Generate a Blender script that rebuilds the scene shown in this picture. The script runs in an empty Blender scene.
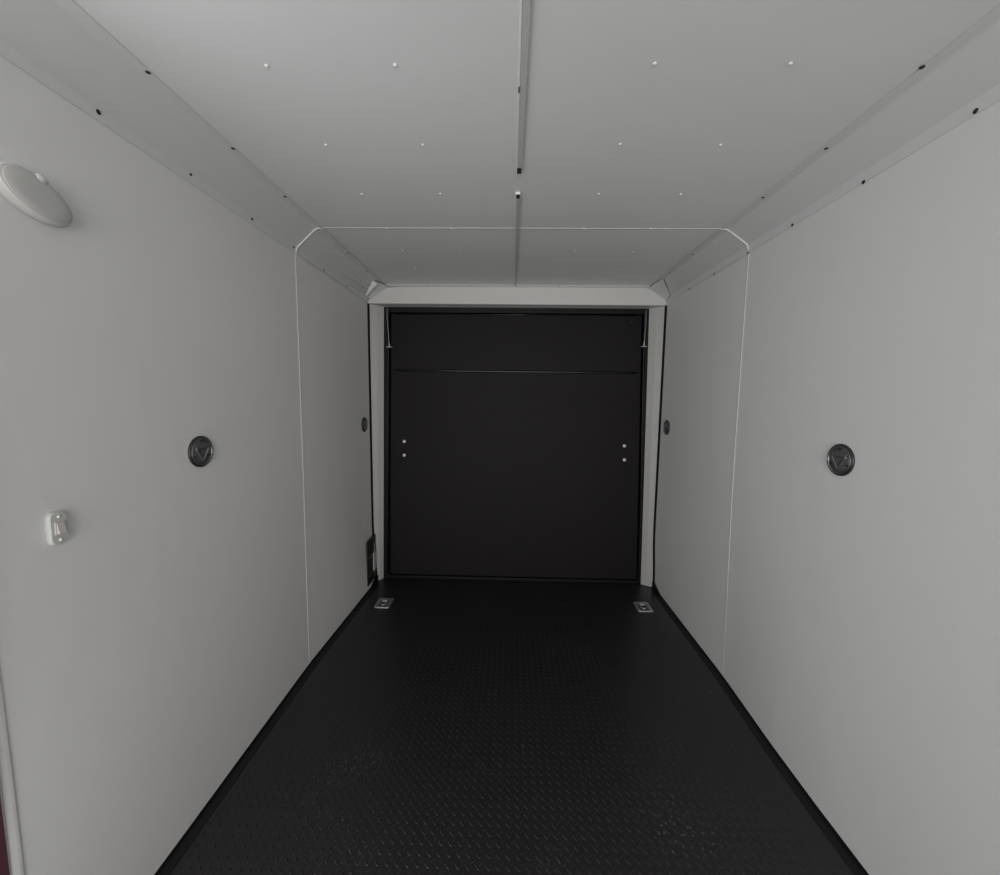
import bpy, bmesh, math, random
from mathutils import Vector, Matrix
random.seed(4)
C = bpy.context.scene.collection
SC = bpy.context.scene

# ------------------------------------------------------------------ camera
F, PI_, YA, RO, CX, CH = 397.94, -.0985, -.0237, -.0125, -.0323, 1.4255
def ray(u, v):
    x, z, y = (u-500)/F, -(v-437.5)/F, 1.0
    x, z = x*math.cos(RO)+z*math.sin(RO), -x*math.sin(RO)+z*math.cos(RO)
    y, z = y*math.cos(PI_)-z*math.sin(PI_), y*math.sin(PI_)+z*math.cos(PI_)
    x, y = x*math.cos(YA)+y*math.sin(YA), -x*math.sin(YA)+y*math.cos(YA)
    return Vector((x, y, z))
CAMP = Vector((CX, 0, CH))
def at(u, v, ax, val):
    """point of the plane axis=val seen along this line of sight (used to measure the room)"""
    d = ray(u, v); return CAMP + d*((val-CAMP[ax])/d[ax])
fw = ray(500, 437.5).normalized()
rt = (ray(510, 437.5)-ray(500, 437.5)).normalized()
up = rt.cross(fw)
cam = bpy.data.cameras.new('camera'); camo = bpy.data.objects.new('camera', cam); C.objects.link(camo)
cam.sensor_width = 36; cam.lens = F*36/1000; cam.clip_start = .02
camo.matrix_world = Matrix(((rt.x, up.x, -fw.x, CX), (rt.y, up.y, -fw.y, 0), (rt.z, up.z, -fw.z, CH), (0, 0, 0, 1)))
SC.camera = camo

# ------------------------------------------------------------------ light
SC.view_settings.view_transform = 'Standard'; SC.view_settings.look = 'None'
SC.view_settings.gamma = 1; SC.view_settings.use_curve_mapping = False
SC.view_settings.exposure = -0.03
wd = bpy.data.worlds.new('daylight'); SC.world = wd; wd.use_nodes = True
wb = wd.node_tree.nodes['Background']; wb.inputs[0].default_value = (.93, .96, .97, 1); wb.inputs[1].default_value = .5
def area(name, loc, direction, sx, sy, power, col):
    l = bpy.data.lights.new(name, 'AREA'); l.shape = 'RECTANGLE'; l.size = sx; l.size_y = sy
    l.energy = power; l.color = col
    o = bpy.data.objects.new(name, l); C.objects.link(o); o.location = loc
    o.rotation_euler = Vector(direction).to_track_quat('-Z', 'Y').to_euler()
    return o
# daylight entering by the open side door (left, beside the camera) and by the open front
area('side_door_daylight', (-1.16, .33, 1.05), (1, 1.0, .40), .66, 1.75, 9.5, (.95, .985, 1.0))
area('front_door_daylight', (0, -3.0, 1.2), (0, 1, .05), 2.3, 2.2, 88.0, (1.0, .952, .938))

# ------------------------------------------------------------------ materials
def mat(name, col, rough=.5, metal=0, spec=.5, bump=None, var=None, alpha=None):
    m = bpy.data.materials.new(name); m.use_nodes = True
    nt = m.node_tree; b = nt.nodes['Principled BSDF']
    b.inputs['Base Color'].default_value = (*col, 1); b.inputs['Roughness'].default_value = rough
    b.inputs['Metallic'].default_value = metal; b.inputs['Specular IOR Level'].default_value = spec
    tc = nt.nodes.new('ShaderNodeTexCoord')
    if var:
        n = nt.nodes.new('ShaderNodeTexNoise'); n.inputs['Scale'].default_value = var[0]; n.inputs['Detail'].default_value = 3
        mx = nt.nodes.new('ShaderNodeMix'); mx.data_type = 'RGBA'
        mx.inputs['A'].default_value = (*[c*(1-var[1]) for c in col], 1); mx.inputs['B'].default_value = (*[min(1, c*(1+var[1])) for c in col], 1)
        nt.links.new(tc.outputs['Object'], n.inputs['Vector']); nt.links.new(n.outputs['Fac'], mx.inputs['Factor'])
        nt.links.new(mx.outputs['Result'], b.inputs['Base Color'])
    if bump:
        n = nt.nodes.new('ShaderNodeTexNoise'); n.inputs['Scale'].default_value = bump[0]; n.inputs['Detail'].default_value = 2
        bp = nt.nodes.new('ShaderNodeBump'); bp.inputs['Strength'].default_value = bump[1]; bp.inputs['Distance'].default_value = bump[2]
        nt.links.new(tc.outputs['Object'], n.inputs['Vector']); nt.links.new(n.outputs['Fac'], bp.inputs['Height'])
        nt.links.new(bp.outputs['Normal'], b.inputs['Normal'])
    return m
M_wall = mat('white_painted_panel', (.76, .76, .75), .55, bump=(14, .25, .004), var=(2.0, .02))
M_ceil = mat('white_painted_ceiling', (.77, .775, .765), .5, bump=(4, .25, .01), var=(1.5, .02))
M_cove = mat('white_cove_trim', (.70, .71, .70), .42, var=(3, .02))
M_head = mat('white_header_trim', (.64, .645, .625), .4)
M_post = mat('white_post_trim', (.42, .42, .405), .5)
M_edge = mat('white_trim_edge', (.85, .86, .85), .35)
M_blk = mat('black_trim', (.0045, .0038, .005), .5, spec=.22)
M_gloss = mat('black_gloss_trim', (.010, .008, .011), .16)
M_screw = mat('black_screw', (.006, .006, .006), .4)
M_rivet = mat('white_rivet', (.82, .83, .82), .22)
M_steel = mat('zinc_steel', (.42, .41, .42), .38, metal=.8)
M_bolt = mat('bolt_steel', (.62, .60, .62), .4, metal=.5)
M_puck = mat('dark_plastic', (.022, .022, .023), .33)
M_puckf = mat('charcoal_plastic_face', (.105, .106, .110), .35, bump=(60, .2, .001))
M_ring = mat('grey_metal_ring', (.26, .26, .265), .28, metal=.75)
M_lamp = mat('lamp_housing', (.62, .62, .60), .35)
M_lens = mat('lamp_lens', (.53, .53, .515), .45)
M_sw = mat('switch_plate_plastic', (.56, .57, .545), .18)
M_rock = mat('switch_rocker_plastic', (.60, .56, .55), .15)
M_chan = mat('grey_strip_face', (.56, .56, .55), .4)
M_slot = mat('dark_slot', (.03, .03, .03), .5)
M_jamb = mat('maroon_jamb', (.10, .035, .045), .5)
M_base = mat('black_base_angle', (.0085, .0075, .009), .5, spec=.3)
M_hinge = mat('dark_hinge_metal', (.05, .048, .052), .22, metal=.6)
M_box = mat('black_plate', (.012, .011, .012), .5)

def floor_mat():
    m = mat('black_diamond_rubber', (.017, .0155, .018), .33)
    nt = m.node_tree; b = nt.nodes['Principled BSDF']
    tc = nt.nodes.new('ShaderNodeTexCoord')
    n1 = nt.nodes.new('ShaderNodeTexNoise'); n1.inputs['Scale'].default_value = 1.1; n1.inputs['Detail'].default_value = 4
    n2 = nt.nodes.new('ShaderNodeTexVoronoi'); n2.voronoi_dimensions = '2D'; n2.inputs['Scale'].default_value = 34
    r2 = nt.nodes.new('ShaderNodeValToRGB'); r2.color_ramp.elements[0].position = .06; r2.color_ramp.elements[0].color = (1, 1, 1, 1)
    r2.color_ramp.elements[1].position = .14; r2.color_ramp.elements[1].color = (0, 0, 0, 1)
    n3 = nt.nodes.new('ShaderNodeTexNoise'); n3.inputs['Scale'].default_value = 2.6; n3.inputs['Detail'].default_value = 5
    r3 = nt.nodes.new('ShaderNodeValToRGB'); r3.color_ramp.elements[0].position = .54; r3.color_ramp.elements[1].position = .66
    mu = nt.nodes.new('ShaderNodeMath'); mu.operation = 'MULTIPLY'
    mu2 = nt.nodes.new('ShaderNodeMath'); mu2.operation = 'MULTIPLY'; mu2.inputs[1].default_value = .85
    mx = nt.nodes.new('ShaderNodeMix'); mx.data_type = 'RGBA'
    mx.inputs['A'].default_value = (.0135, .0115, .0135, 1); mx.inputs['B'].default_value = (.0195, .0175, .0195, 1)
    mx2 = nt.nodes.new('ShaderNodeMix'); mx2.data_type = 'RGBA'; mx2.inputs['B'].default_value = (.16, .15, .14, 1)
    L = nt.links.new
    for n in (n1, n2, n3): L(tc.outputs['Object'], n.inputs['Vector'])
    L(n1.outputs['Fac'], mx.inputs['Factor']); L(n2.outputs['Distance'], r2.inputs['Fac']); L(n3.outputs['Fac'], r3.inputs['Fac'])
    L(r2.outputs['Color'], mu.inputs[0]); L(r3.outputs['Color'], mu.inputs[1]); L(mu.outputs[0], mu2.inputs[0])
    L(mx.outputs['Result'], mx2.inputs['A']); L(mu2.outputs[0], mx2.inputs['Factor']); L(mx2.outputs['Result'], b.inputs['Base Color'])
    return m
M_floor = floor_mat()
M_door = mat('black_door_skin', (.0098, .0082, .0100), .6, spec=.18, bump=(90, .15, .0015), var=(2, .08))

# ------------------------------------------------------------------ mesh helpers
def obj(name, bm, m, parent=None, smooth=False, bevel=0, loc=None):
    bmesh.ops.recalc_face_normals(bm, faces=bm.faces)
    me = bpy.data.meshes.new(name); bm.to_mesh(me); bm.free()
    if m: me.materials.append(m)
    if smooth:
        for p in me.polygons: p.use_smooth = True
    o = bpy.data.objects.new(name, me); C.objects.link(o)
    if parent: o.parent = parent
    if loc is not None: o.location = loc
    if bevel:
        b = o.modifiers.new('bevel', 'BEVEL'); b.width = bevel; b.segments = 2; b.limit_method = 'ANGLE'
    return o
def struct(name, bm, m, **k):
    o = obj(name, bm, m, **k); o['kind'] = 'structure'; return o
def thing(name, label, cat, loc=(0, 0, 0), group=None):
    o = bpy.data.objects.new(name, None); C.objects.link(o); o.location = loc; o.empty_display_size = .05
    o['label'] = label; o['category'] = cat
    if group: o['group'] = group
    return o
def box(bm, a, b):
    a, b = Vector(a), Vector(b)
    vs = [bm.verts.new((x, y, z)) for x in (a.x, b.x) for y in (a.y, b.y) for z in (a.z, b.z)]
    for f in ((0, 1, 3, 2), (4, 6, 7, 5), (0, 4, 5, 1), (2, 3, 7, 6), (0, 2, 6, 4), (1, 5, 7, 3)):
        bm.faces.new([vs[i] for i in f])
    return vs
def B(a, b):
    bm = bmesh.new(); box(bm, a, b); return bm
def prism(bm, pts, off):
    """closed outline (list of 3-D points) pushed by off into a solid"""
    off = Vector(off); a = [bm.verts.new(p) for p in pts]; b = [bm.verts.new(Vector(p)+off) for p in pts]
    bm.faces.new(a); bm.faces.new(b[::-1])
    n = len(a)
    for i in range(n): bm.faces.new((a[i], b[i], b[(i+1) % n], a[(i+1) % n]))
def lathe(bm, prof, n=48, M=None, sx=1, sy=1):
    """profile [(r,h)] turned about local z; M places it"""
    rings = []
    for r, h in prof:
        if r < 1e-6: ring = [bm.verts.new((0, 0, h))]
        else: ring = [bm.verts.new((sx*r*math.cos(2*math.pi*i/n), sy*r*math.sin(2*math.pi*i/n), h)) for i in range(n)]
        rings.append(ring)
    for a, b in zip(rings, rings[1:]):
        for i in range(n):
            j = (i+1) % n
            if len(a) == 1 and len(b) == 1: continue
            if len(a) == 1: bm.faces.new((a[0], b[i], b[j]))
            elif len(b) == 1: bm.faces.new((a[i], a[j], b[0]))
            else: bm.faces.new((a[i], a[j], b[j], b[i]))
    if M is not None: bmesh.ops.transform(bm, matrix=M, verts=[v for r in rings for v in r])
def tube(bm, pts, r, n=10, closed=False):
    pts = [Vector(p) for p in pts]; N = len(pts); rings = []
    ref = Vector((0.123, .35, .93)).normalized()
    for i, p in enumerate(pts):
        if closed: t = pts[(i+1) % N]-pts[i-1]
        else: t = pts[min(i+1, N-1)]-pts[max(i-1, 0)]
        t.normalize(); a = t.cross(ref).normalized(); b = t.cross(a)
        rings.append([bm.verts.new(p+a*r*math.cos(2*math.pi*k/n)+b*r*math.sin(2*math.pi*k/n)) for k in range(n)])
    for i in range(N if closed else N-1):
        A, Bq = rings[i], rings[(i+1) % N]
        for k in range(n): bm.faces.new((A[k], A[(k+1) % n], Bq[(k+1) % n], Bq[k]))
    if not closed: bm.faces.new(rings[0][::-1]); bm.faces.new(rings[-1])
def rounded(w, h, r, n=6):
    out = []
    for cx, cy, a0 in ((w/2-r, h/2-r, 0), (-w/2+r, h/2-r, 90), (-w/2+r, -h/2+r, 180), (w/2-r, -h/2+r, 270)):
        for i in range(n+1):
            a = math.radians(a0+90*i/n); out.append((cx+r*math.cos(a), cy+r*math.sin(a)))
    return out

# ------------------------------------------------------------------ the shell
W2, H = 1.071, 2.2231
YF, YB, YS = -1.60, 2.93, 1.962          # front of the room, wall ends, panel joint
Z1 = 2.130                               # where the cove meets the wall
# walls bow slightly at the bottom, as in the place
LB = [(YF, -1.062), (.35, -1.062), (1.03, -1.062), (1.5, -1.069), (YS, -1.076), (2.4, -1.062), (2.83, -1.050), (2.99, -1.048)]
RB = [(YF, 1.070), (.35, 1.070), (1.1, 1.070), (1.27, 1.068), (1.55, 1.072), (YS, 1.090), (2.45, 1.088), (2.99, 1.088)]
def bx(P, y):
    for (a, p), (b, q) in zip(P, P[1:]):
        if y <= b: return p+(q-p)*(y-a)/(b-a)
    return P[-1][1]
def wallx(s, y, z):
    b = bx(LB if s < 0 else RB, y); t = min(1, max(0, z/(1.2 if y < 2.3 else max(.45, 1.2-1.5*(y-2.3))))); t = t*t*(3-2*t)
    return b*(1-t)+s*W2*t
def wall_mesh(s, y0, y1, z0=0, z1=H, th=.03):
    ny = max(2, int((y1-y0)/.12)); nz = 20; bm = bmesh.new(); g = []
    for k in range(2):
        g.append([[bm.verts.new((wallx(s, y0+(y1-y0)*i/ny, z0+(z1-z0)*j/nz)+s*th*k, y0+(y1-y0)*i/ny, z0+(z1-z0)*j/nz)) for j in range(nz+1)] for i in range(ny+1)])
    for k in range(2):
        for i in range(ny):
            for j in range(nz):
                bm.faces.new((g[k][i][j], g[k][i+1][j], g[k][i+1][j+1], g[k][i][j+1]))
    def side(a):
        for i in range(len(a[0])-1): bm.faces.new((a[0][i], a[0][i+1], a[1][i+1], a[1][i]))
    side([[g[k][i][0] for i in range(ny+1)] for k in range(2)]); side([[g[k][i][nz] for i in range(ny+1)] for k in range(2)])
    side([g[k][0] for k in range(2)]); side([g[k][ny] for k in range(2)])
    return bm
# left wall: side door opening between y=-.07 and .712
DY0, DY1, DZ0, DZ1 = -.07, .7125, .10, 1.98
bm = wall_mesh(-1, DY1, 2.99)
wl = struct('wall_left', bm, M_wall, smooth=False)
struct('wall_left', wall_mesh(-1, YF, DY0), M_wall, parent=wl)
struct('wall_left', B((-1.101, DY0, DZ1), (-1.071, DY1, H)), M_wall, parent=wl)
struct('wall_left', B((-1.092, DY0, 0), (-1.062, DY1, DZ0)), M_wall, parent=wl)
for o in wl.children: o.name = 'wall_panel'
wr = struct('wall_right', wall_mesh(1, YF, 2.99), M_wall)
# front wall with its open doorway (behind the camera)
bm = B((-1.101, YF-.03, 0), (-1.0, YF, H)); box(bm, (1.0, YF-.03, 0), (1.101, YF, H)); box(bm, (-1.0, YF-.03, 2.1), (1.0, YF, H))
struct('wall_front', bm, M_wall)
struct('wall_back', B((-1.12, 3.045, 0), (1.12, 3.07, H)), M_blk)
ceil = struct('ceiling', B((-1.101, YF-.03, H), (1.101, 3.07, H+.03)), M_ceil)

# floor: slab with raised lozenges, one sheet
bm = bmesh.new(); box(bm, (-1.12, YF-.03, -.03), (1.12, 3.07, 0))
def lozenges(bm, x0, x1, y0, y1, P=.0310, fn=None):
    L, Wd, Hh0 = .0112, .0034, .0018
    ny = int((y1-y0)/P); nx = int((x1-x0)/P)
    for j in range(ny):
        for i in range(nx):
            for k, sgn in ((0, -1), (.5, 1)):
                Hh = Hh0 if sgn < 0 else Hh0*.45
                cx, cy = x0+(i+k)*P, y0+(j+k)*P
                d = Vector((math.cos(sgn*.80), math.sin(sgn*.80), 0)); n = Vector((-d.y, d.x, 0)); c = Vector((cx, cy, 0))
                pts = [c-d*L, c-d*L*.35-n*Wd, c+d*L*.35-n*Wd, c+d*L, c+d*L*.35+n*Wd, c-d*L*.35+n*Wd]
                top = [c-d*L*.45+Vector((0, 0, Hh)), c+d*L*.45+Vector((0, 0, Hh))]
                if fn: pts = [fn(p) for p in pts]; top = [fn(p) for p in top]
                v = [bm.verts.new(p) for p in pts]; t = [bm.verts.new(p) for p in top]
                for f in ((v[0], v[1], t[0]), (v[1], v[2], t[1], t[0]), (v[2], v[3], t[1]), (v[3], v[4], t[1]), (v[4], v[5], t[0], t[1]), (v[5], v[0], t[0])):
                    bm.faces.new(f)
lozenges(bm, -1.01, 1.015, .55, 2.94)
me = bpy.data.meshes.new('floor'); bm.to_mesh(me); bm.free(); me.materials.append(M_floor)
flo = bpy.data.objects.new('floor', me); C.objects.link(flo); flo['kind'] = 'structure'

# black base angle along both walls: a foot on the floor, a low lip on the wall
for s, nm, P in ((-1, 'baseboard_left', LB), (1, 'baseboard_right', RB)):
    bm = bmesh.new(); ys = [YF]+[.4+.1*i for i in range(26)]
    prof = [(0, 0), (0, .012), (.0035, .012), (.0045, .0035), (.036, .0025), (.039, 0)]
    R = [[bm.verts.new((bx(P, y)-s*(a-.0005), y, b)) for a, b in prof] for y in ys]
    for a, b in zip(R, R[1:]):
        for k in range(len(prof)): bm.faces.new((a[k], a[(k+1) % 6], b[(k+1) % 6], b[k]))
    bm.faces.new(R[0]); bm.faces.new(R[-1][::-1])
    struct(nm, bm, M_base)

tn = [0]
def trim(bm, m, **k):
    tn[0] += 1; return struct('trim_%d' % tn[0], bm, m, **k)

# cove mouldings: ceiling flange, sloping face, wall flange
YC = 2.87
def cove(s, y0, y1, d, crumple=False, y1u=None):
    """d: how proud the section lies; y1u: end of the ceiling edge if cut obliquely"""
    zf, zl = (2.150, 2.114) if s > 0 else (2.131, 2.102)
    prof = [(.936, H-.0015), (.966, H-.0020), (.974, H-.0045)]
    n = 56
    for i in range(1, n): t = i/n; prof.append((.974+(1.0675-.974)*t, H-.0045-(H-.0045-zf)*t))
    prof += [(1.0675, zf), (1.0695, zf-.008), (1.0695, zl)]
    ny = 110 if crumple else 24
    bm = bmesh.new(); G = []
    y1u = y1u or y1
    for i in range(ny+1):
        row = []
        for k, (x, z) in enumerate(prof):
            t = k/(len(prof)-1); ye = y1u+(y1-y1u)*t; y = y0+(ye-y0)*i/ny
            dx = dz = 0
            if crumple and y > 2.38:
                a = min(1, (y-2.38)/.42)**1.3
                q = min(1, 1.6*max(0, 1-abs(t-.60)/.40))
                w = (math.sin(t*44-y*9)*.6+math.sin(t*27+y*13+1)*.5)*a*q*.0085
                dx = -w*.62; dz = -w*.78
            row.append(bm.verts.new((s*(x-d*.6+dx), y, z-d*.8+dz)))
        G.append(row)
    for i in range(ny):
        for k in range(len(prof)-1): bm.faces.new((G[i][k], G[i+1][k], G[i+1][k+1], G[i][k+1]))
    r = bmesh.ops.solidify  # thickness comes from the modifier
    o = trim(bm, M_cove, smooth=crumple)
    md = o.modifiers.new('thickness', 'SOLIDIFY'); md.thickness = .0014; md.offset = 0
    return o
covL = cove(-1, YF, YS+.02, 0)
covL2 = cove(-1, YS, 2.93, .0022, crumple=True, y1u=2.80)
covR = cove(1, YF, YS+.02, 0)
covR2 = cove(1, YS, 2.865, .0022, y1u=2.728)
# raw white lip at the lapped joint of each pair of cove sections
for s, par, zf in ((-1, covL2, 2.131), (1, covR2, 2.150)):
    bm = bmesh.new()
    tube(bm, [(s*.948, YS-.001, H-.004), (s*.962, YS-.001, H-.0045), (s*.972, YS-.001, H-.009), (s*1.060, YS-.001, zf+.003), (s*1.0655, YS-.001, zf-.007), (s*1.0665, YS-.001, zf-.022)], .0030, 8)
    obj('joint_lip', bm, M_edge, par, smooth=True)
# black screws along both edges of the coves
def screw_bm(r=.0052, h=.0028):
    bm = bmesh.new(); lathe(bm, [(r, 0), (r, h*.4), (r*.75, h*.85), (r*.35, h), (0, h*.92)], 16); return bm
def pin(name, m, parent, p, nrm, r=.0052, h=.0028, proto={}):
    key = (name, r, h, m.name)
    if key not in proto:
        bm = screw_bm(r, h); me = bpy.data.meshes.new(name); bmesh.ops.recalc_face_normals(bm, faces=bm.faces); bm.to_mesh(me); bm.free(); me.materials.append(m)
        for q in me.polygons: q.use_smooth = True
        proto[key] = me
    o = bpy.data.objects.new(name, proto[key]); C.objects.link(o); o.parent = parent
    o.location = p; o.rotation_euler = Vector(nrm).to_track_quat('Z', 'Y').to_euler()
    return o
SU_L = [(148, 73), (233, 149), (285, 197), (318, 229.5), (348, 253), (367, 271)]
SU_R = [(922, 68), (826, 149), (763, 198), (725, 230), (693, 254), (670, 272)]
SL_L = [(99, 112), (191, 174), (252.5, 219), (293.5, 247), (324, 270), (347, 286)]
SL_R = [(975, 111), (863, 182), (792, 225), (748, 253), (714, 274), (689, 289)]
for i in range(6):
    for q, s, c1, c2 in ((SU_L[i], -1, covL, covL2), (SU_R[i], 1, covR, covR2)):
        p = at(*q, 2, H-.004); pin('screw', M_screw, c1 if i < 3 else c2, (max(-.962, min(.962, p.x)), p.y, H-.0018-(.002 if i > 2 else 0)), (0, 0, -1), .0058 if i < 3 else .0050)
    for q, s, c1, c2 in ((SL_L[i], -1, covL, covL2), (SL_R[i], 1, covR, covR2)):
        p = at(*q, 0, s*1.067); pin('screw', M_screw, c1 if i < 3 else c2, (s*(1.0688-(.0018 if i > 2 else 0)), p.y, p.z), (-s, 0, 0), .0058 if i < 3 else .0050)

# joints between the wall panels and across the ceiling
for s in (-1, 1):
    bm = bmesh.new(); zs = [.012+(2.112-.012)*i/24 for i in range(25)]; prof = [(-.014, .0), (-.012, .0006), (-.002, .0010), (-.001, .0024), (.001, .0024), (.002, .0010), (.012, .0006), (.014, .0)]
    R = [[bm.verts.new((wallx(s, YS, z)-s*(b-.0004), YS-.004+a, z)) for a, b in prof] for z in zs]
    for a, b in zip(R, R[1:]):
        for k in range(8): bm.faces.new((a[k], a[(k+1) % 8], b[(k+1) % 8], b[k]))
    bm.faces.new(R[0]); bm.faces.new(R[-1][::-1])
    trim(bm, M_wall)
bm = bmesh.new(); prof = [(-.003, 0), (-.002, .0012), (.002, .0018), (.014, .0008), (.018, 0)]
prism(bm, [(-.935, YS+a, H-b) for a, b in prof], (1.87, 0, 0)); trim(bm, M_ceil)

# ceiling rivets
for row in range(7):
    for k in (-.6251, -.3123, .3123, .6251):
        y = 1.0398+.3033*row
        if row == 3: y = YS+.004
        pin('rivet', M_rivet, ceil, (k-.0083+random.uniform(-.004, .004), y+random.uniform(-.003, .003), H-.0002-(.001 if row == 3 else 0)), (0, 0, -1), .0050, .0035)

# ------------------------------------------------------------------ rear opening: header, posts, black gasket
HY = 2.93
def hp(u, v): p = at(u, v, 1, HY); return (p.x, HY, p.z)
zb = .5*(hp(400, 303.8)[2]+hp(640, 305)[2])
bm = bmesh.new()
prism(bm, [(-1.0690, HY, zb), (-1.0690, HY, 2.118), (-1.035, HY, 2.136), (-.945, HY, 2.196), (-.925, HY, 2.206), (-.90, HY, H-.014), (-.85, HY, H-.010), (.86, HY, H-.006), (.93, HY, H-.010), (.952, HY, 2.203), (1.045, HY, 2.142), (1.0690, HY, 2.124), (1.0690, HY, zb)], (0, .060, 0))
head = trim(bm, M_head, bevel=.0025)
# flange that lies on the ceiling in front of the header
bm = bmesh.new(); prism(bm, [(-.93, 2.905, H), (-.93, 2.905, H-.002), (-.93, HY-.002, H-.010), (-.93, HY+.01, H)], (1.87, 0, 0))
fl = obj('header_flange', bm, M_cove, head)
for u in (384.5, 428, 471, 559, 603, 651):
    p = at(u, 287, 2, H-.004); pin('screw', M_screw, head, (p.x, 2.915, H-.004), (0, 0, -1), .0042, .002)
# corner gussets where cove and header meet
for s in (-1, 1):
    bm = bmesh.new()
    if s > 0: P = [(.958, 2.722, H-.0040), (1.064, 2.862, 2.146), (1.0675, 2.928, 2.128), (1.045, 2.931, 2.1405), (.952, 2.931, 2.2015), (.93, 2.929, H-.013)]
    else: P = [(-.968, 2.790, H-.010), (-1.050, 2.900, 2.156), (-1.064, 2.928, 2.128), (-1.035, 2.931, 2.135), (-.945, 2.931, 2.195), (-.915, 2.929, H-.014)]
    c = sum((Vector(p) for p in P), Vector())/len(P)+Vector((0, 0, -.002)); cv = bm.verts.new(c); vs = [bm.verts.new(p) for p in P]
    for i in range(len(vs)): bm.faces.new((vs[i], vs[(i+1) % len(vs)], cv))
    o = obj('corner_gusset', bm, M_cove, head); md = o.modifiers.new('t', 'SOLIDIFY'); md.thickness = .0015; md.offset = 0
# the loose bright tab at the crumpled left corner
def fp(u, v, d): p = CAMP+ray(u, v)*d; return p
bm = bmesh.new(); P = [fp(372.8, 280.5, 2.700), (fp(377.5, 284, 2.715)), fp(372.0, 289.5, 2.76), fp(366.8, 296, 2.79), fp(365.2, 295, 2.78)]
prism(bm, P, (0, .002, .001)); tab = trim(bm, M_edge)

# soffit and posts, splayed back towards the door
DYP = 2.990                                        # door plane
bm = bmesh.new(); prism(bm, [(-1.04, HY+.012, zb), (-1.04, 3.04, zb-.022), (-1.04, 3.04, zb+.02), (-1.04, HY+.012, zb+.02)], (2.09, 0, 0)); trim(bm, M_post)
def pw(u, v, y): p = at(u, v, 1, y); return p
for s, (o_t, o_b, i_t, i_b) in ((-1, ((372.5, 306), (379.3, 577.5), (384.3, 312), (383.7, 576))), (1, ((662.6, 308), (652.6, 585), (648.5, 314), (640.6, 582)))):
    A = pw(*o_t, 2.94); Bq = pw(*o_b, 2.94); Cq = pw(*i_b, 2.985); D = pw(*i_t, 2.985)
    A.z = zb-.001; D.z = zb-.012; Bq.z = Cq.z = .004
    n = 14; bm = bmesh.new(); f = []; bk = []
    for i in range(n+1):
        t = i/n; a = A.lerp(Bq, t); a.x = s*(abs(wallx(s, 2.93, a.z))-.0105); d = D.lerp(Cq, t); m = a.lerp(d, .5); m.y -= .006*math.sin(math.pi*.5)
        row = [a, m, d]; f.append([bm.verts.new(p) for p in row]); bk.append([bm.verts.new((p.x, 3.04, p.z)) for p in (a, m, d)])
    for i in range(n):
        for k in range(2):
            bm.faces.new((f[i][k], f[i+1][k], f[i+1][k+1], f[i][k+1])); bm.faces.new((bk[i][k], bk[i][k+1], bk[i+1][k+1], bk[i+1][k]))
        for k in (0, 2): bm.faces.new((f[i][k], bk[i][k], bk[i+1][k], f[i+1][k]))
    for i in (0, n):
        for k in range(2): bm.faces.new((f[i][k], f[i][k+1], bk[i][k+1], bk[i][k]))
    trim(bm, M_post)
    # black gasket line between wall end and post
    xo = W2-.0005; bm = bmesh.new()
    prism(bm, [(s*xo, 2.915, zb-.001), (s*(xo-.009), 2.915, zb-.001), (s*(abs(A.x)-.0), 2.944, zb-.001), (s*(abs(A.x)), 2.97, zb-.001), (s*xo, 2.97, zb-.001)], (0, 0, 0)) if False else None
    rows = []
    for i in range(n+1):
        z = zb-.001+(.03-zb)*i/n
        wx = abs(wallx(s, 2.93, z)); ax = wx-.0105
        rows.append([bm.verts.new((s*q, y, z)) for q, y in ((wx+.001, 2.925), (wx-.006, 2.923), (ax-.001, 2.9395), (ax, 2.99), (wx+.001, 2.99))])
    for a, b in zip(rows, rows[1:]):
        for k in range(5): bm.faces.new((a[k], a[(k+1) % 5], b[(k+1) % 5], b[k]))
    bm.faces.new(rows[0]); bm.faces.new(rows[-1][::-1])
    trim(bm, M_blk)
    # little black wedge at the foot of the post
    q = bx(LB if s < 0 else RB, 2.93); bm = bmesh.new()
    prism(bm, [(q, 2.80, .010), (q, 2.935, .050), (q, 2.935, .001), (q, 2.80, .001)], (-s*.018, 0, 0)); trim(bm, M_blk)

# ------------------------------------------------------------------ the rear ramp door
dr = bpy.data.objects.new('door_1', None); C.objects.link(dr); dr['kind'] = 'structure'; dr['label'] = 'black ramp door closing the far end of the trailer'
def dp(u, v, y=DYP): return at(u, v, 1, y)
def quad_slab(P, y0, y1, m, name, parent=dr, bevel=0):
    bm = bmesh.new(); prism(bm, [(p.x, y0, p.z) for p in P], (0, y1-y0, 0)); return obj(name, bm, m, parent, bevel=bevel)
# frame members
def fr(us, vs): return [dp(u, v) for u, v in zip(us, vs)]
ZF = .004
def col(ut, ub, wt, y0, y1, m, name, zt):
    T = dp(ut, 320); Bt = dp(ub, 570)
    k = (T.x-Bt.x)/(T.z-Bt.z); f = lambda z: T.x+k*(z-T.z)
    P = [(f(ZF), ZF), (f(zt), zt), (f(zt)+wt, zt), (f(ZF)+wt, ZF)]
    bm = bmesh.new(); prism(bm, [(x, y0, z) for x, z in P], (0, y1-y0, 0)); return obj(name, bm, m, dr, bevel=.003)
col(384, 383.5, .030, 2.983, 3.03, M_blk, 'door_frame', zb-.012)
col(388.3, 387.0, .009, 2.974, 3.02, M_gloss, 'edge_strip', zb-.012)
col(649, 641, -.024, 2.983, 3.03, M_blk, 'door_frame', zb-.012)
col(644.6, 639.5, -.008, 2.976, 3.02, M_gloss, 'edge_strip', zb-.012)
bm = B((-.98, 2.985, zb-.05), (.98, 3.03, zb-.012)); obj('door_frame', bm, M_blk, dr, bevel=.003)
bm = B((-.985, 2.982, .003), (.995, 3.03, .030)); obj('door_sill', bm, M_blk, dr, bevel=.004)
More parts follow.
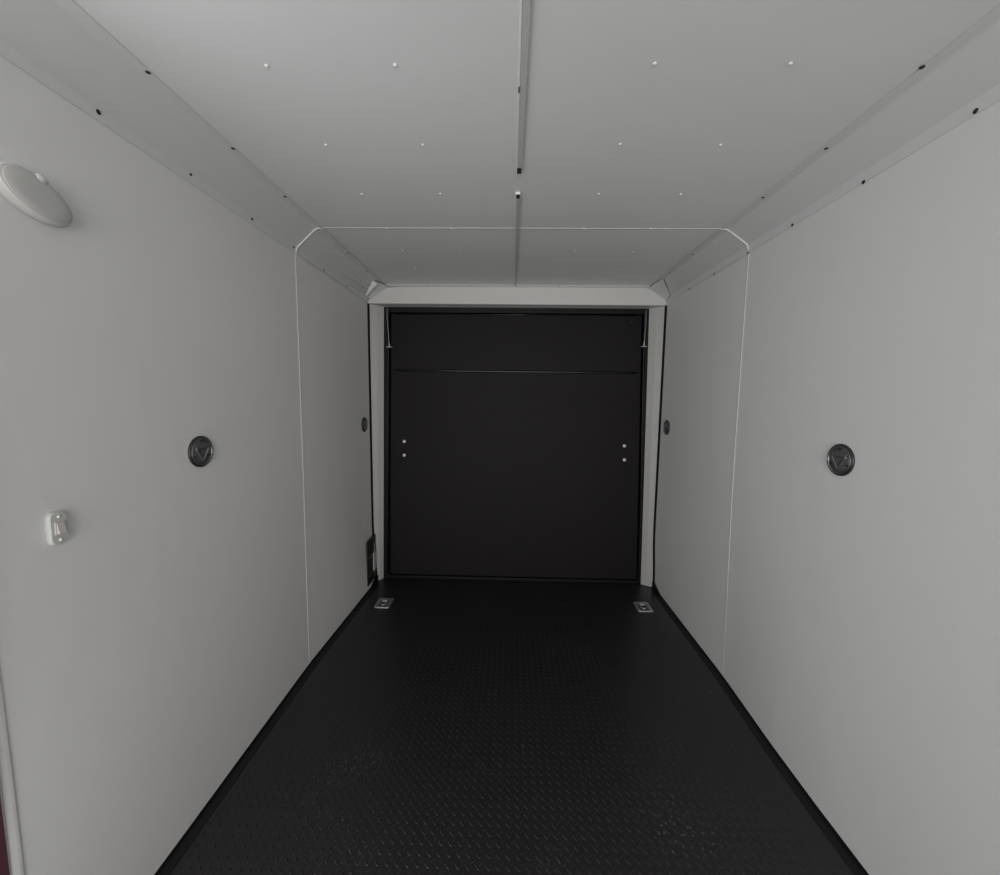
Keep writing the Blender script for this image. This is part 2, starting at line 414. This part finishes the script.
# door skin, with the folding flap above a hinge line
zh = dp(500, 371.5).z
DL, DR = dp(391, 340).x, dp(641, 340).x
DLb, DRb = dp(390.5, 570).x, dp(637.5, 570).x
def skin(z0, z1, y, name, m, tread=False):
    t0 = z0/2.05; t1 = z1/2.05
    l0, l1 = DLb+(DL-DLb)*t0, DLb+(DL-DLb)*t1; r0, r1 = DRb+(DR-DRb)*t0, DRb+(DR-DRb)*t1
    bm = bmesh.new(); prism(bm, [(l0, y, z0), (l1, y, z1), (r1, y, z1), (r0, y, z0)], (0, .02, 0))
    if tread:
        a = [v for v in bm.verts]
        lozenges(bm, l0+.05, r0-.04, z0+.05, z1-.05, fn=lambda p: Vector((p.x, y-p.z*.6, p.y)))
        me = bpy.data.meshes.new(name); bm.to_mesh(me); bm.free(); me.materials.append(m)
        o = bpy.data.objects.new(name, me); C.objects.link(o); o.parent = dr
        return o
    return obj(name, bm, m, dr, bevel=.003)
pan = skin(.034, zh-.008, 3.003, 'door_panel', M_door, True)
flap = skin(zh+.008, zb-.054, 2.999, 'door_flap', M_door)
bm = bmesh.new(); tube(bm, [(DL+.045, 2.999, zh), (-.5, 2.999, zh+.001), (0, 2.999, zh), (.5, 2.999, zh), (DR-.02, 2.999, zh-.001)], .0065, 12)
obj('hinge', bm, M_hinge, dr, smooth=True)
bm = bmesh.new(); tube(bm, [(DL+.03, 2.996, zb-.060), (DR-.03, 2.996, zb-.060)], .005, 10); obj('flap_edge', bm, M_gloss, dr, smooth=True)
for q in ((404, 441.5), (404, 455.3), (624.6, 446), (624.6, 460)):
    p = at(*q, 1, 2.998); pin('bolt', M_bolt, dr, (p.x, 3.003, p.z), (0, -1, 0), .0135, .006)
for q in ((632, 322),): p = at(*q, 1, 2.998); pin('bolt', M_gloss, dr, (p.x, 2.999, p.z), (0, -1, 0), .010, .005)

# door cables hanging from the header
for pts, foot, lab in (([(387, 309), (387.2, 320), (388.4, 332), (389, 343)], (389.2, 346), 'thin grey lift cable hanging at the top left of the black door'),
                       ([(646.2, 309), (646, 322), (645, 334), (644.4, 343)], (644, 345.5), 'thin grey lift cable hanging at the top right of the black door')):
    Y = 2.968; P = [at(*q, 1, Y) for q in pts]; P[0].z = zb-.012
    t = thing('door_cable', lab, 'cable', P[0], 'lift cables of the ramp door')
    bm = bmesh.new(); Q = []
    for a, b in zip(P, P[1:]):
        for k in range(4): Q.append(a.lerp(b, k/4)-P[0])
    Q.append(P[-1]-P[0]); tube(bm, Q, .0022, 8); obj('cable', bm, M_steel, t, smooth=True)
    p = at(*foot, 1, Y)-P[0]
    bm = bmesh.new(); lathe(bm, [(0, .030), (.004, .030), (.0062, .010), (.0062, 0), (0, 0)], 16, Matrix.Translation(p)); obj('ferrule', bm, M_steel, t)
    bm = bmesh.new(); box(bm, p+Vector((-.022, -.003, -.010)), p+Vector((.022, .012, -.004))); box(bm, p+Vector((-.006, -.002, -.010)), p+Vector((.006, .002, .004)))
    obj('bracket', bm, M_steel, t, bevel=.001)

# ------------------------------------------------------------------ wall tie-down pucks
def puck(s, y, z, r, label):
    t = thing('tie_down_anchor', label, 'tie-down', (s*W2, y, z), 'round tie-down anchors on the side walls')
    R = Matrix(((0, 0, -s, 0), (-s*-1, 0, 0, 0), (0, 1, 0, 0), (0, 0, 0, 1)))   # local x->wall length, y->up, z->into the room
    R = Matrix(((0, 0, -s, 0), (1, 0, 0, 0), (0, 1, 0, 0), (0, 0, 0, 1)))
    def add(name, bm, m, **k):
        bmesh.ops.transform(bm, matrix=R, verts=bm.verts); return obj(name, bm, m, t, **k)
    bm = bmesh.new(); lathe(bm, [(0, 0), (r, 0), (r, .004), (r*.97, .0065), (r*.90, .0085), (r*.84, .0085), (r*.80, .0065), (r*.78, .0045), (0, .0045)], 64)
    add('flange', bm, M_puck, smooth=True)
    bm = bmesh.new(); lathe(bm, [(r*.79, .0055), (r*.805, .0080), (r*.83, .0094), (r*.865, .0096), (r*.885, .0082), (r*.885, .006)], 64)
    add('bezel', bm, M_ring, smooth=True)
    bm = bmesh.new(); lathe(bm, [(r*.775, .0040), (r*.775, .0055), (r*.5, .0062), (r*.2, .0066), (0, .0066)], 48)
    add('cup', bm, M_puckf, smooth=True)
    # V-shaped ring, point down, with its hinge bar above
    a = r*.60; P = []
    K = [(-a*.93, a*.42), (0, -a*1.02), (a*.93, a*.42)]
    for i in range(3):
        p0, p1, p2 = Vector(K[i-1]), Vector(K[i]), Vector(K[(i+1) % 3]); rr = a*.22
        q0 = p1+(p0-p1).normalized()*rr; q2 = p1+(p2-p1).normalized()*rr
        for k in range(6): u = k/5; q = q0*(1-u)**2+p1*2*u*(1-u)+q2*u*u; P.append((q.x, q.y, .0085))
    bm = bmesh.new(); tube(bm, P, r*.070, 10, closed=True); add('ring', bm, M_ring, smooth=True)
    bm = bmesh.new(); prism(bm, [(x, yy+a*.62, .005) for x, yy in rounded(a*2.0, a*.42, a*.12)], (0, 0, .0055)); add('hinge_bar', bm, M_puckf, bevel=.0008)
    bm = bmesh.new(); prism(bm, [(-a*.42, a*.2, .0075), (a*.42, a*.2, .0075), (0, -a*.42, .0075)], (0, 0, .002)); add('boss', bm, M_puckf, bevel=.0008)
    for q in ((0, a*1.12), (-a*1.0, -a*.45), (a*1.0, -a*.45)):
        bm = bmesh.new(); lathe(bm, [(0, .0090), (.0022, .0090), (.003, .0080), (.003, .005), (0, .005)], 12, Matrix.Translation((q[0], q[1], 0))); add('screw', bm, M_screw)
puck(-1, 1.302, 1.2346, .0525, 'round black tie-down anchor at mid height on the near left wall panel')
puck(1, 1.337, 1.2354, .0535, 'round black tie-down anchor at mid height on the near right wall panel')
puck(-1, 2.812, 1.2265, .0525, 'small looking round black tie-down anchor on the far left wall panel beside the door')
puck(1, 2.812, 1.2355, .0525, 'small looking round black tie-down anchor on the far right wall panel beside the door')

# ------------------------------------------------------------------ floor D-ring plates
def dring(c, label):
    t = thing('floor_tie_down', label, 'tie-down', (c.x, c.y, .0003), 'recessed tie-down rings in the floor')
    bm = bmesh.new(); o_ = rounded(.108, .132, .018); i_ = rounded(.066, .088, .010)
    zt = .0042; vo0 = [bm.verts.new((x, y, 0)) for x, y in o_]; vo = [bm.verts.new((x*.97, y*.97, zt)) for x, y in o_]
    vi = [bm.verts.new((x, y, zt)) for x, y in i_]; vb = [bm.verts.new((x*.9, y*.9, .0006)) for x, y in i_]
    n = len(o_)
    for i in range(n):
        j = (i+1) % n
        bm.faces.new((vo0[i], vo0[j], vo[j], vo[i])); bm.faces.new((vo[i], vo[j], vi[j], vi[i])); bm.faces.new((vi[i], vi[j], vb[j], vb[i]))
    bm.faces.new(vb); bm.faces.new(vo0)
    obj('plate', bm, M_steel, t)
    bm = bmesh.new(); prism(bm, [(x*.86, y*.86, .0008) for x, y in i_], (0, 0, .0003)); obj('pan', bm, M_slot, t)
    bm = bmesh.new(); P = [(-.021, .022, .006)]+[(-.021*math.cos(a), -.008-.024*math.sin(a), .006) for a in [math.pi*k/10 for k in range(11)]]+[(.021, .022, .006)]
    tube(bm, P, .0040, 10, closed=True); obj('ring', bm, M_steel, t, smooth=True)
    bm = bmesh.new(); box(bm, (-.016, .014, .001), (.016, .030, .0105)); obj('clamp', bm, M_bolt, t, bevel=.002)
    for x, y in ((-.042, .054), (.042, .054), (-.042, -.054), (.042, -.054)):
        bm = bmesh.new(); lathe(bm, [(0, .006), (.003, .0058), (.005, .0045), (.005, .002), (0, .002)], 14, Matrix.Translation((x, y, 0))); obj('screw', bm, M_bolt, t)
dring(at(384.2, 603.2, 2, 0), 'square metal tie-down ring plate in the floor, beside the left wall')
dring(at(643, 607, 2, 0), 'square metal tie-down ring plate in the floor, beside the right wall')

# ------------------------------------------------------------------ latch recess low on the left wall
y0, y1, z0, z1 = 2.760, 2.936, .040, .378
xw = wallx(-1, 2.92, .06)-.003
t = thing('latch_plate', 'tall black plate with a silver latch bar low on the left wall by the door', 'latch', (xw, 2.86, z0))
def LB_(a, b): return B(Vector(a)-t.location, Vector(b)-t.location)
bm = bmesh.new(); prism(bm, [(0, y0-2.86, .005), (0, y0-2.86, z1-z0-.005), (0, y0+.006-2.86, z1-z0), (0, y1-2.86, z1-z0), (0, y1-2.86, .005)], (.007, 0, 0)); obj('plate', bm, M_box, t, bevel=.001)
obj('latch_bar', LB_((xw+.007, 2.868, .118), (xw+.016, 2.916, .250)), M_bolt, t, bevel=.002)
for z in (.252, .112): obj('clip', LB_((xw+.007, y0+.012, z-.002), (xw+.010, 2.905, z+.002)), M_steel, t)
bm = bmesh.new(); tube(bm, [Vector((.012, .028, z-.04)) for z in (.07, .33)], .0022, 8); obj('rod', bm, M_steel, t, smooth=True)

# ------------------------------------------------------------------ light switch
t = thing('light_switch', 'small white oblong light switch on the near left wall', 'switch', (-W2, .864, 1.116))
def wl_(bm): bmesh.ops.transform(bm, matrix=Matrix(((0, 0, 1, 0), (1, 0, 0, 0), (0, 1, 0, 0), (0, 0, 0, 1))), verts=bm.verts); return bm
bm = bmesh.new(); P = rounded(.038, .078, .014)
rg = [[bm.verts.new((x*k, y*k, h)) for x, y in P] for k, h in ((1, 0), (1, .0045), (.94, .0080), (.88, .0092))]
for a, b in zip(rg, rg[1:]):
    for i in range(len(P)): j = (i+1) % len(P); bm.faces.new((a[i], a[j], b[j], b[i]))
bm.faces.new(rg[0]); bm.faces.new(rg[-1]); obj('plate', wl_(bm), M_sw, t)
bm = bmesh.new(); prism(bm, [(x, y, .0090) for x, y in rounded(.021, .031, .003)], (0, 0, .0028)); obj('bezel', wl_(bm), M_sw, t, bevel=.001)
bm = bmesh.new(); prism(bm, [(-.0075, -.012, .0117), (.0075, -.012, .0117), (.0075, .012, .0117), (-.0075, .012, .0117)], (0, 0, .002))
for v in bm.verts:
    if v.co.z > .013: v.co.z -= .0024*(v.co.y/.012)-.0012
obj('rocker', wl_(bm), M_rock, t, bevel=.0012)
for y in (.027, -.027):
    bm = bmesh.new(); lathe(bm, [(0, .0118), (.0018, .0116), (.0034, .0102), (.0036, .009), (0, .009)], 16, Matrix.Translation((0, y, 0))); obj('screw', wl_(bm), M_rivet, t, smooth=True)

# ------------------------------------------------------------------ dome light, high on the left wall
t = thing('dome_light', 'white oval surface lamp high on the near left wall, switched off', 'lamp', (-W2, .874, 1.845))
R = Matrix(((0, 0, 1, 0), (math.cos(-.34), -math.sin(-.34), 0, 0), (math.sin(-.34), math.cos(-.34), 0, 0), (0, 0, 0, 1)))
bm = bmesh.new(); lathe(bm, [(0, 0), (.0745, 0), (.075, .006), (.0725, .016), (.069, .023), (.0665, .025), (.065, .024), (0, .0235)], 72, R, 1, .57); obj('housing', bm, M_lamp, t, smooth=True)
bm = bmesh.new(); lathe(bm, [(.0655, .023), (.0655, .0255), (.062, .0275), (.04, .0290), (0, .0295)], 72, R, 1, .57); obj('lens', bm, M_lens, t, smooth=True)
bm = bmesh.new(); lathe(bm, [(0, .031), (.006, .031), (.0085, .028), (.009, .019), (0, .019)], 24, R@Matrix.Translation((-.006, .0372, 0)), 1.35, 1); obj('button', bm, M_lamp, t, smooth=True)
bm = bmesh.new(); lathe(bm, [(0, .0325), (.0022, .0325), (.0028, .0305), (0, .0305)], 16, R@Matrix.Translation((-.006, .0372, 0)), 1.3, 1); obj('button_cap', bm, M_chan, t)

# ------------------------------------------------------------------ ceiling strips
def strip(y0, y1, xa0, xa1, w0, w1, label, cap_end):
    """housing with a left lip coloured as if lit and a grey lens; cap_end: -1 near, +1 far"""
    t = thing('ceiling_strip', label, 'strip', (0, y0, H), 'strips on the centre line of the ceiling')
    def bar(name, fa, fb, za, zb_, m, a=0, b=1, **k):
        bm = bmesh.new(); rows = []
        for i in range(13):
            u = a+(b-a)*i/12; y = (y1-y0)*u; x = xa0+(xa1-xa0)*u; w = w0+(w1-w0)*u
            rows.append([bm.verts.new(p) for p in ((x+w*fa, y, -za), (x+w*fa, y, -zb_), (x+w*fb, y, -zb_), (x+w*fb, y, -za))])
        for p, q in zip(rows, rows[1:]):
            for j in range(4): bm.faces.new((p[j], p[(j+1) % 4], q[(j+1) % 4], q[j]))
        bm.faces.new(rows[0]); bm.faces.new(rows[-1][::-1])
        return obj(name, bm, m, t, **k)
    bar('lip', 0, .20, .0, .0085, M_edge, bevel=.0006)  # left lip painted paler than the right one, imitating light from the left
    bar('lip', .90, 1, .0, .0100, M_chan, bevel=.0006)
    c = .032/(y1-y0)
    bar('lens', .20, .90, .0, .0070, M_chan, *((c, 1) if cap_end < 0 else (0, 1-c)))
    bar('end_cap', .14, .92, .0, .0095, M_slot, *((0, c) if cap_end < 0 else (1-c, 1)))
    return t
a0 = at(520.3, 0, 2, H-.01); a1 = at(516.2, 174, 2, H-.01); b0 = at(515.6, 194.5, 2, H-.01); b1 = at(514.0, 287, 2, H-.01)
k = (a1.x-a0.x)/(a1.y-a0.y); ys = -.9
t1 = strip(ys, a1.y, a0.x+k*(ys-a0.y), a1.x, .0235, .0195, 'long thin pale strip running down the ceiling centre, nearest of the two', 1)
t2 = strip(b0.y, 2.903, b0.x, b1.x, .0180, .0150, 'shorter thin grey strip on the ceiling centre line, ending at the header', -1)
p = at(519, 92, 2, H-.014); bm = B((p.x-.002, p.y-.010-ys, -.0095), (p.x+.0015, p.y+.010-ys, -.0080)); obj('clip', bm, M_slot, t1)
bm = B((b0.x-.001, -.003, -.0100), (b0.x+.018, .002, -.001)); obj('clip', bm, M_edge, t2, bevel=.001)

# ------------------------------------------------------------------ side door trim at the left edge of view
bm = bmesh.new(); prof = [(.7325, 0), (.7325, .0018), (.7312, .0026), (.726, .0030), (.7200, .0028), (.7138, .0022), (.7128, 0)]
# moulding runs up the edge of the side doorway
zs = [.012+.12*i for i in range(17)]
R_ = []
for z in zs: R_.append([bm.verts.new((wallx(-1, .72, z)+b-.0003, a+(.0050 if z > .7 else 0.0050*z/.7), z)) for a, b in prof])
for a, b in zip(R_, R_[1:]):
    for k in range(len(prof)): bm.faces.new((a[k], a[(k+1) % 7], b[(k+1) % 7], b[k]))
bm.faces.new(R_[0]); bm.faces.new(R_[-1][::-1])
trim(bm, M_wall, smooth=False)
bm = B((-1.100, .690, .012), (-1.0605, .7112, 1.95)); trim(bm, M_jamb)
